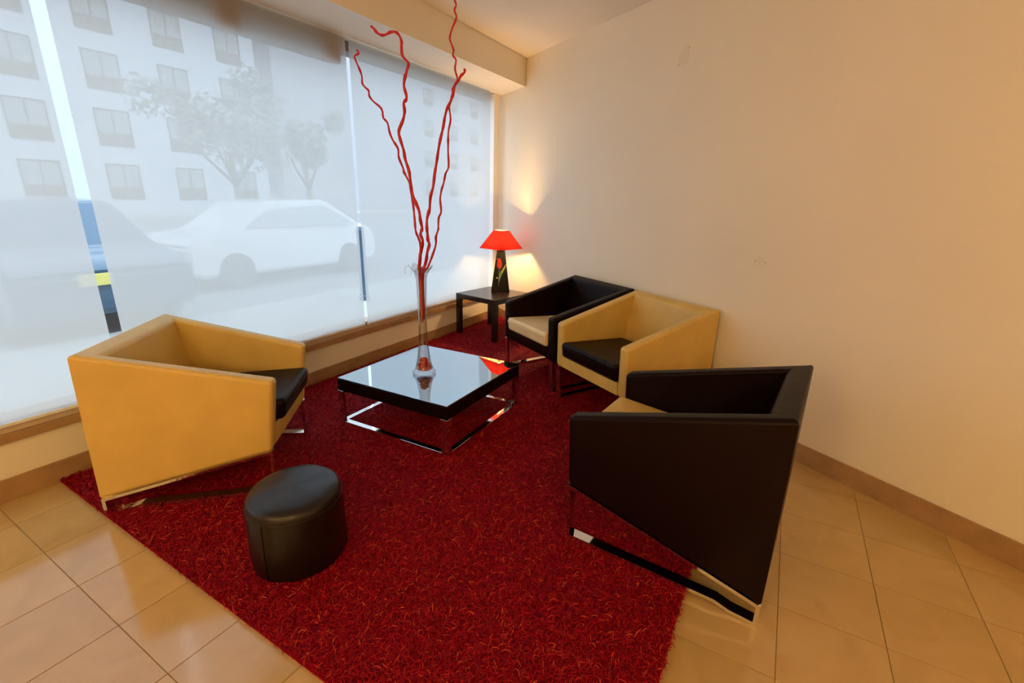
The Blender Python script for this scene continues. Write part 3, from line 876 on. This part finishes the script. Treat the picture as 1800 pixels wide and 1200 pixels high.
TW = {
'T1': [(-2.811,-0.835,2.205),(-2.807,-0.843,2.192),(-2.81,-0.841,2.183),(-2.819,-0.828,2.171),(-2.819,-0.832,2.149),(-2.816,-0.843,2.12),(-2.81,-0.862,2.072),(-2.812,-0.867,2.033),(-2.807,-0.879,2.014),(-2.8,-0.896,1.997),(-2.8,-0.901,1.97),(-2.791,-0.922,1.941),(-2.773,-0.962,1.904),(-2.773,-0.971,1.857),(-2.762,-0.995,1.829),(-2.761,-1.007,1.777),(-2.756,-1.023,1.735),(-2.746,-1.049,1.691),(-2.748,-1.056,1.645),(-2.741,-1.078,1.588),(-2.741,-1.083,1.562),(-2.73,-1.113,1.504),(-2.729,-1.122,1.456),(-2.73,-1.132,1.403),(-2.732,-1.139,1.338),(-2.735,-1.149,1.251),(-2.734,-1.156,1.223),(-2.732,-1.165,1.196),(-2.729,-1.177,1.159),(-2.732,-1.18,1.112),(-2.738,-1.177,1.065),(-2.744,-1.174,1.022),(-2.743,-1.175,0.981),(-2.741,-1.18,0.839),(-2.739,-1.182,0.693),(-2.738,-1.185,0.671)],
'T2': [(-2.901,-1.04,2.269),(-2.892,-1.054,2.259),(-2.882,-1.067,2.239),(-2.871,-1.085,2.229),(-2.861,-1.104,2.233),(-2.85,-1.125,2.241),(-2.835,-1.151,2.243),(-2.826,-1.164,2.233),(-2.819,-1.173,2.208),(-2.816,-1.172,2.176),(-2.811,-1.174,2.135),(-2.796,-1.195,2.108),(-2.798,-1.187,2.077),(-2.802,-1.172,2.028),(-2.802,-1.167,1.992),(-2.796,-1.172,1.956),(-2.795,-1.169,1.933),(-2.8,-1.158,1.914),(-2.796,-1.158,1.877),(-2.8,-1.145,1.834),(-2.809,-1.12,1.777),(-2.803,-1.125,1.733),(-2.793,-1.135,1.68),(-2.787,-1.137,1.63),(-2.775,-1.151,1.575),(-2.768,-1.155,1.529),(-2.765,-1.155,1.477),(-2.756,-1.162,1.42),(-2.737,-1.185,1.351),(-2.731,-1.189,1.296),(-2.726,-1.193,1.253),(-2.727,-1.188,1.234),(-2.728,-1.183,1.211),(-2.72,-1.192,1.178),(-2.722,-1.185,1.14),(-2.725,-1.173,1.092),(-2.725,-1.165,1.024),(-2.723,-1.166,0.96),(-2.722,-1.169,0.834),(-2.719,-1.174,0.687)],
'T3': [(-2.575,-1.349,2.493),(-2.582,-1.339,2.461),(-2.58,-1.345,2.435),(-2.576,-1.352,2.411),(-2.582,-1.345,2.385),(-2.578,-1.353,2.356),(-2.59,-1.335,2.307),(-2.598,-1.324,2.257),(-2.594,-1.332,2.225),(-2.59,-1.341,2.201),(-2.593,-1.338,2.173),(-2.584,-1.354,2.15),(-2.589,-1.349,2.106),(-2.584,-1.361,2.059),(-2.59,-1.352,2.035),(-2.598,-1.339,2.006),(-2.6,-1.337,1.968),(-2.611,-1.321,1.919),(-2.608,-1.329,1.851),(-2.616,-1.319,1.791),(-2.619,-1.316,1.741),(-2.621,-1.316,1.68),(-2.622,-1.32,1.598),(-2.631,-1.304,1.561),(-2.638,-1.295,1.514),(-2.646,-1.283,1.471),(-2.651,-1.277,1.418),(-2.651,-1.282,1.348),(-2.66,-1.267,1.309),(-2.662,-1.266,1.254),(-2.662,-1.267,1.245),(-2.671,-1.253,1.198),(-2.673,-1.252,1.155),(-2.686,-1.233,1.084),(-2.702,-1.207,1.011),(-2.712,-1.189,0.978),(-2.718,-1.179,0.835),(-2.716,-1.182,0.725)],
'T4': [(-2.677,-1.474,2.078),(-2.675,-1.475,2.064),(-2.683,-1.456,2.044),(-2.687,-1.446,2.022),(-2.695,-1.427,2.004),(-2.698,-1.416,1.964),(-2.702,-1.401,1.923),(-2.709,-1.382,1.886),(-2.713,-1.367,1.844),(-2.714,-1.356,1.797),(-2.717,-1.341,1.74),(-2.72,-1.326,1.681),(-2.722,-1.312,1.622),(-2.724,-1.298,1.557),(-2.724,-1.286,1.485),(-2.729,-1.267,1.427),(-2.729,-1.257,1.364),(-2.733,-1.241,1.31),(-2.731,-1.237,1.255),(-2.728,-1.236,1.218),(-2.726,-1.235,1.181),(-2.72,-1.241,1.155),(-2.723,-1.229,1.115),(-2.725,-1.219,1.067),(-2.729,-1.205,1.023),(-2.736,-1.192,0.988),(-2.742,-1.182,0.839),(-2.739,-1.186,0.686)],

}
TL = {'T1': ('thin red curly branch leaning furthest left, hooked at its tip', 0.0066),
      'T2': ('thick red branch whose top bends sharply over to the left', 0.0088),
      'T3': ('tallest red branch, its tip running out of the top of the photo', 0.0062),
      'T4': ('straighter thick red branch ending just below the ceiling beam at right', 0.0086)}
for k, P in TW.items():
    lab, r0 = TL[k]
    # smooth the traced knots with extra kinks in depth
    pts = [Vector(p) for p in P]
    # settle the lower end inside the vase
    for i, p in enumerate(pts):
        if p.z < 0.99:
            rlim = 0.016
            dx, dy = p.x - VB.x, p.y - VB.y
            d_ = math.hypot(dx, dy)
            if d_ > rlim: pts[i] = Vector((VB.x + dx / d_ * rlim, VB.y + dy / d_ * rlim, p.z))
    fine = []
    for i in range(len(pts) - 1):
        p0 = pts[max(i - 1, 0)]; p1 = pts[i]; p2 = pts[i + 1]; p3 = pts[min(i + 2, len(pts) - 1)]
        for q in range(3):
            t = q / 3
            fine.append(0.5 * ((2 * p1) + (p2 - p0) * t + (2 * p0 - 5 * p1 + 4 * p2 - p3) * t * t + (3 * p1 - p0 - 3 * p2 + p3) * t ** 3))
    fine.append(pts[-1])
    n = len(fine)
    dep = Vector((fw.x, fw.y, 0)).normalized()
    rad = []
    ph = random.random() * 6
    for i, p in enumerate(fine):
        if p.z > 1.02: fine[i] = p + dep * 0.007 * math.sin(i * 0.55 + ph)
        s_ = i / (n - 1)
        rad.append(r0 * (0.72 + 0.42 * s_) * (1 + 0.16 * math.sin(i * 1.3 + ph) + (0.22 if i % 11 == 5 else 0)))
    rad[0] *= 0.6
    bm = bmesh.new(); tube(bm, fine, rad, 8)
    o = tag(obj('willow_branch', bm, MAT['twig'], smooth=True), lab, 'branch', 'red willow branches in the glass vase')

# ------------------------------------------------------------------ ottoman
ot = tag(empty('ottoman', (-3.97, -1.555, 0.010), 0.57), 'round dark brown leather stool on the rug beside the cream armchair', 'ottoman')
bm = bmesh.new()
RO = 0.190
prof = [(RO * .93, 0.0), (RO * .985, 0.012), (RO * 1.0, 0.05), (RO * .995, 0.14), (RO * .985, 0.22), (RO * .975, 0.262)]
lathe(bm, prof, 56, 1.0, 0.955, cap1=False)
obj('stool_body', bm, MAT['pouf'], ot, smooth=True)
bm = bmesh.new()
prof = [(RO * .975, 0.262), (RO * .968, 0.276), (RO * .94, 0.292), (RO * .88, 0.303), (RO * .74, 0.309), (RO * .45, 0.312), (RO * .1, 0.313)]
lathe(bm, prof, 56, 1.0, 0.955, cap0=False)
for v in bm.verts:
    v.co.z += 0.002 * math.sin(v.co.x * 42) * math.cos(v.co.y * 37)
obj('stool_top', bm, MAT['pouf'], ot, smooth=True)
for k, a in enumerate((R(195 - 33), R(15 - 33))):
    bm = bmesh.new()
    pts = [(RO * s_ * math.cos(a), RO * s_ * .955 * math.sin(a), z_) for s_, z_ in ((1.0, 0.012), (1.004, 0.08), (0.999, 0.16), (0.985, 0.24), (0.972, 0.272))]
    tube(bm, pts, 0.0022, 6); obj('seam', bm, MAT['pouf'], ot, smooth=True)
bm = bmesh.new()
pts = [(RO * .974 * math.cos(2 * math.pi * i / 48), RO * .974 * .955 * math.sin(2 * math.pi * i / 48), 0.264) for i in range(49)]
tube(bm, pts, 0.0022, 6); obj('top_seam', bm, MAT['pouf'], ot, smooth=True)

# ------------------------------------------------------------------ added fill globes (unseen, made up to warm the room)
for i, ((lx, ly), pw) in enumerate(FILL_GLOBES):
    where = ['over the middle of the room behind the viewer', 'over the back of the room', 'near the windows at the left end of the room'][i]
    d = tag(empty('fill_globe', (lx, ly, 2.15)), 'added unseen warm fill globe ' + where, 'light', 'added fill globes')
    bm = bmesh.new(); lathe(bm, [(0.012, 0.14), (0.012, CEIL - 2.15 - 0.02), (0.06, CEIL - 2.15 - 0.02), (0.06, CEIL - 2.15 - 0.001)], 16); obj('stem', bm, MAT['frame_white'], d)
    bm = bmesh.new(); bmesh.ops.create_uvsphere(bm, u_segments=24, v_segments=14, radius=0.15); obj('globe', bm, MAT['opal'], d, smooth=True)

# ------------------------------------------------------------------ outside: street, cars, trees, houses
GZ = -0.15
bm = bmesh.new(); box(bm, -30, 50, 0.14, 3.2, GZ - 0.1, GZ + 0.05)
tag(obj('pavement', bm, MAT['pavement']), kind='structure')
bm = bmesh.new(); box(bm, -60, 90, 3.2, 27, GZ - 0.1, GZ)
tag(obj('street', bm, MAT['asphalt']), kind='structure')
bm = bmesh.new(); box(bm, -60, 90, 27, 33, GZ - 0.1, GZ + 0.08)
tag(obj('far_pavement', bm, MAT['pavement']), kind='structure')

def building(name, x0, x1, ztop, y0, mat, cols, rows, ww, wh, label):
    b = tag(empty(name, (x0, y0, GZ)), label, 'building')
    bm = bmesh.new(); box(bm, 0, x1 - x0, 0, 9, 0, ztop - GZ); obj('facade', bm, mat, b)
    for cx in cols:
        for zb_ in rows:
            if not (x0 + ww < cx + ww and cx + ww < x1): continue
            lx = cx - x0; lz = zb_ - GZ
            bm = bmesh.new()
            box(bm, lx, lx + ww, -0.05, 0.02, lz, lz + wh * 0.36)
            for a_, b_ in ((lx, lx + 0.07), (lx + ww / 2 - .04, lx + ww / 2 + .04), (lx + ww - 0.07, lx + ww)):
                box(bm, a_, b_, -0.04, 0.02, lz + wh * 0.36, lz + wh)
            box(bm, lx, lx + ww, -0.04, 0.02, lz + wh - 0.08, lz + wh)
            f = obj('window', bm, MAT['shutter'], b)
            bm = bmesh.new(); box(bm, lx + .02, lx + ww - .02, -0.02, 0.02, lz + wh * 0.3, lz + wh - .02); obj('pane', bm, MAT['far_glass'], f)
    bm = bmesh.new(); box(bm, -0.3, x1 - x0 + 0.3, -0.3, 9.3, ztop - GZ, ztop - GZ + 0.4); obj('parapet', bm, mat, b)
    return b
cols = [8.24 + 3.72 * k for k in range(-5, 3)]
rows = [0.75 + 2.97 * k for k in range(0, 6)]
building('apartment_building', -12, 18.4, 18.6, 32, MAT['facade'], cols, rows, 1.7, 2.0, 'pale apartment block with rows of square windows seen through the left blinds')
building('apartment_building', 20.4, 60, 15.0, 33, MAT['facade_lilac'], [38 + 4.4 * k for k in range(5)], [1.4 + 3.1 * k for k in range(4)], 1.5, 1.6, 'greyish block further along the street, behind the right blind')

def tree(x, y, hz, r_, label):
    t_ = tag(empty('street_tree', (x, y, GZ)), label, 'tree')
    bm = bmesh.new(); tube(bm, [(0, 0, 0), (0.06, 0, hz * 0.35), (0.0, 0.05, hz * 0.8)], [0.11, 0.085, 0.05], 8); obj('trunk', bm, MAT['bark'], t_, smooth=True)
    for k in range(5):
        a = k * 1.26; bm = bmesh.new()
        tube(bm, [(0.03, 0, hz * 0.55), (0.4 * r_ * math.cos(a), 0.4 * r_ * math.sin(a), hz * 0.75), (0.75 * r_ * math.cos(a), 0.75 * r_ * math.sin(a), hz * 0.98)], [0.045, 0.03, 0.012], 6)
        obj('branch', bm, MAT['bark'], t_, smooth=True)
    rs = np.random.default_rng(int(abs(x) * 100))
    n = 2600
    bm = bmesh.new()
    cl = [(rs.normal(0, r_ * 0.42), rs.normal(0, r_ * 0.42), hz + rs.normal(0, r_ * 0.36), r_ * rs.uniform(0.3, 0.5)) for _ in range(14)]
    for i in range(n):
        c = cl[rs.integers(len(cl))]
        v = Vector(rs.normal(0, 1, 3)).normalized() * c[3] * rs.uniform(0.5, 1.0)
        p = Vector(c[:3]) + v
        a = Vector(rs.normal(0, 1, 3)).normalized() * 0.085; b_ = v.normalized().cross(a) * 0.6
        q = [bm.verts.new(p + a), bm.verts.new(p + b_), bm.verts.new(p - a), bm.verts.new(p - b_)]
        bm.faces.new(q)
    o = obj('foliage', bm, MAT['leaf'], t_); o['kind'] = 'stuff'
tree(2.2, 9, 3.1, 1.35, 'small street tree seen through the middle blind')
tree(4.3, 9, 3.0, 0.75, 'smaller slim street tree right of the first one')

def car(x, y, rz, paint, label, L=4.0, Hh=1.45, plate=False):
    c = tag(empty('car', (x, y, GZ), rz), label, 'car', 'cars parked along the street')
    W_ = 0.82
    prof = [(-L / 2, 0.30), (-L / 2 + 0.02, 0.72), (-L / 2 + 0.25, 0.86), (-L / 2 + 0.75, 0.92), (-L / 2 + 1.45, Hh - 0.03), (L / 2 - 1.15, Hh), (L / 2 - 0.35, 1.0), (L / 2 - 0.05, 0.85), (L / 2, 0.35), (L / 2 - 0.2, 0.22), (-L / 2 + 0.2, 0.22)]
    bm = bmesh.new()
    sides = []
    for s in (-1, 1):
        sides.append([bm.verts.new((px_, s * (W_ if pz_ < 0.95 else W_ * 0.80), pz_)) for px_, pz_ in prof])
    bm.faces.new(sides[0]); bm.faces.new(sides[1][::-1])
    n = len(prof)
    for i in range(n): bm.faces.new((sides[0][i], sides[1][i], sides[1][(i + 1) % n], sides[0][(i + 1) % n]))
    bmesh.ops.triangulate(bm, faces=[f for f in bm.faces if len(f.verts) > 4])
    bmesh.ops.bevel(bm, geom=[e for e in bm.edges if len(e.link_faces) == 2 and e.calc_face_angle(0) > 0.5], offset=0.05, segments=2, affect='EDGES')
    obj('bodywork', bm, paint, c, smooth=True, wn=True)
    bm = bmesh.new()
    for s in (-1, 1):
        P = [(-L / 2 + 0.98, 0.98), (-L / 2 + 1.55, Hh - 0.12), (L / 2 - 1.2, Hh - 0.10), (L / 2 - 0.62, 0.99)]
        q = [bm.verts.new((a, s * (W_ * (0.985 if b < 1.1 else 0.83)), b)) for a, b in P]
        bm.faces.new(q)
    obj('side_window', bm, MAT['car_glass'], c)
    for wx in (-L / 2 + 0.75, L / 2 - 0.75):
        for s in (-1, 1):
            bm = bmesh.new(); lathe(bm, [(0.12, -0.09), (0.29, -0.09), (0.30, -0.05), (0.30, 0.05), (0.29, 0.09), (0.12, 0.09)], 20)
            for v in bm.verts: v.co = Vector((v.co.x + wx, v.co.z + s * (W_ - 0.06), v.co.y + 0.30))
            obj('wheel', bm, MAT['tyre'], c)
    if plate:
        bm = bmesh.new(); box(bm, -L / 2 - 0.02, -L / 2 + 0.01, 0.02, 0.30, 0.60, 0.72); tag(obj('number_plate', bm, MAT['plate'], c), 'yellow number plate')
    return c
car(0.75, 5.6, 0, MAT['car_white'], 'white car parked outside behind the middle blind', 3.9)
car(-2.75, 5.1, R(90), MAT['car_blue'], 'dark blue car with yellow plate seen through the left gap between blinds', 4.0, plate=True)
# a short post on the pavement, glimpsed through the second gap
bp_ = tag(empty('bollard', (-0.02, 2.3, GZ + 0.05)), 'dark blue street bollard glimpsed through the gap left of the red branches', 'bollard')
bm = bmesh.new(); lathe(bm, [(0.075, 0.0), (0.075, 0.06), (0.058, 0.08), (0.055, 0.98)], 20); obj('post', bm, MAT['car_blue'], bp_, smooth=False)
bm = bmesh.new(); lathe(bm, [(0.055, 0.98), (0.064, 0.99), (0.064, 1.03), (0.045, 1.07), (0.01, 1.085)], 20); obj('cap', bm, MAT['car_blue'], bp_, smooth=False)
car(-6.9, 6.4, 0, MAT['car_white'], 'white car parked outside behind the leftmost blind', 4.2)
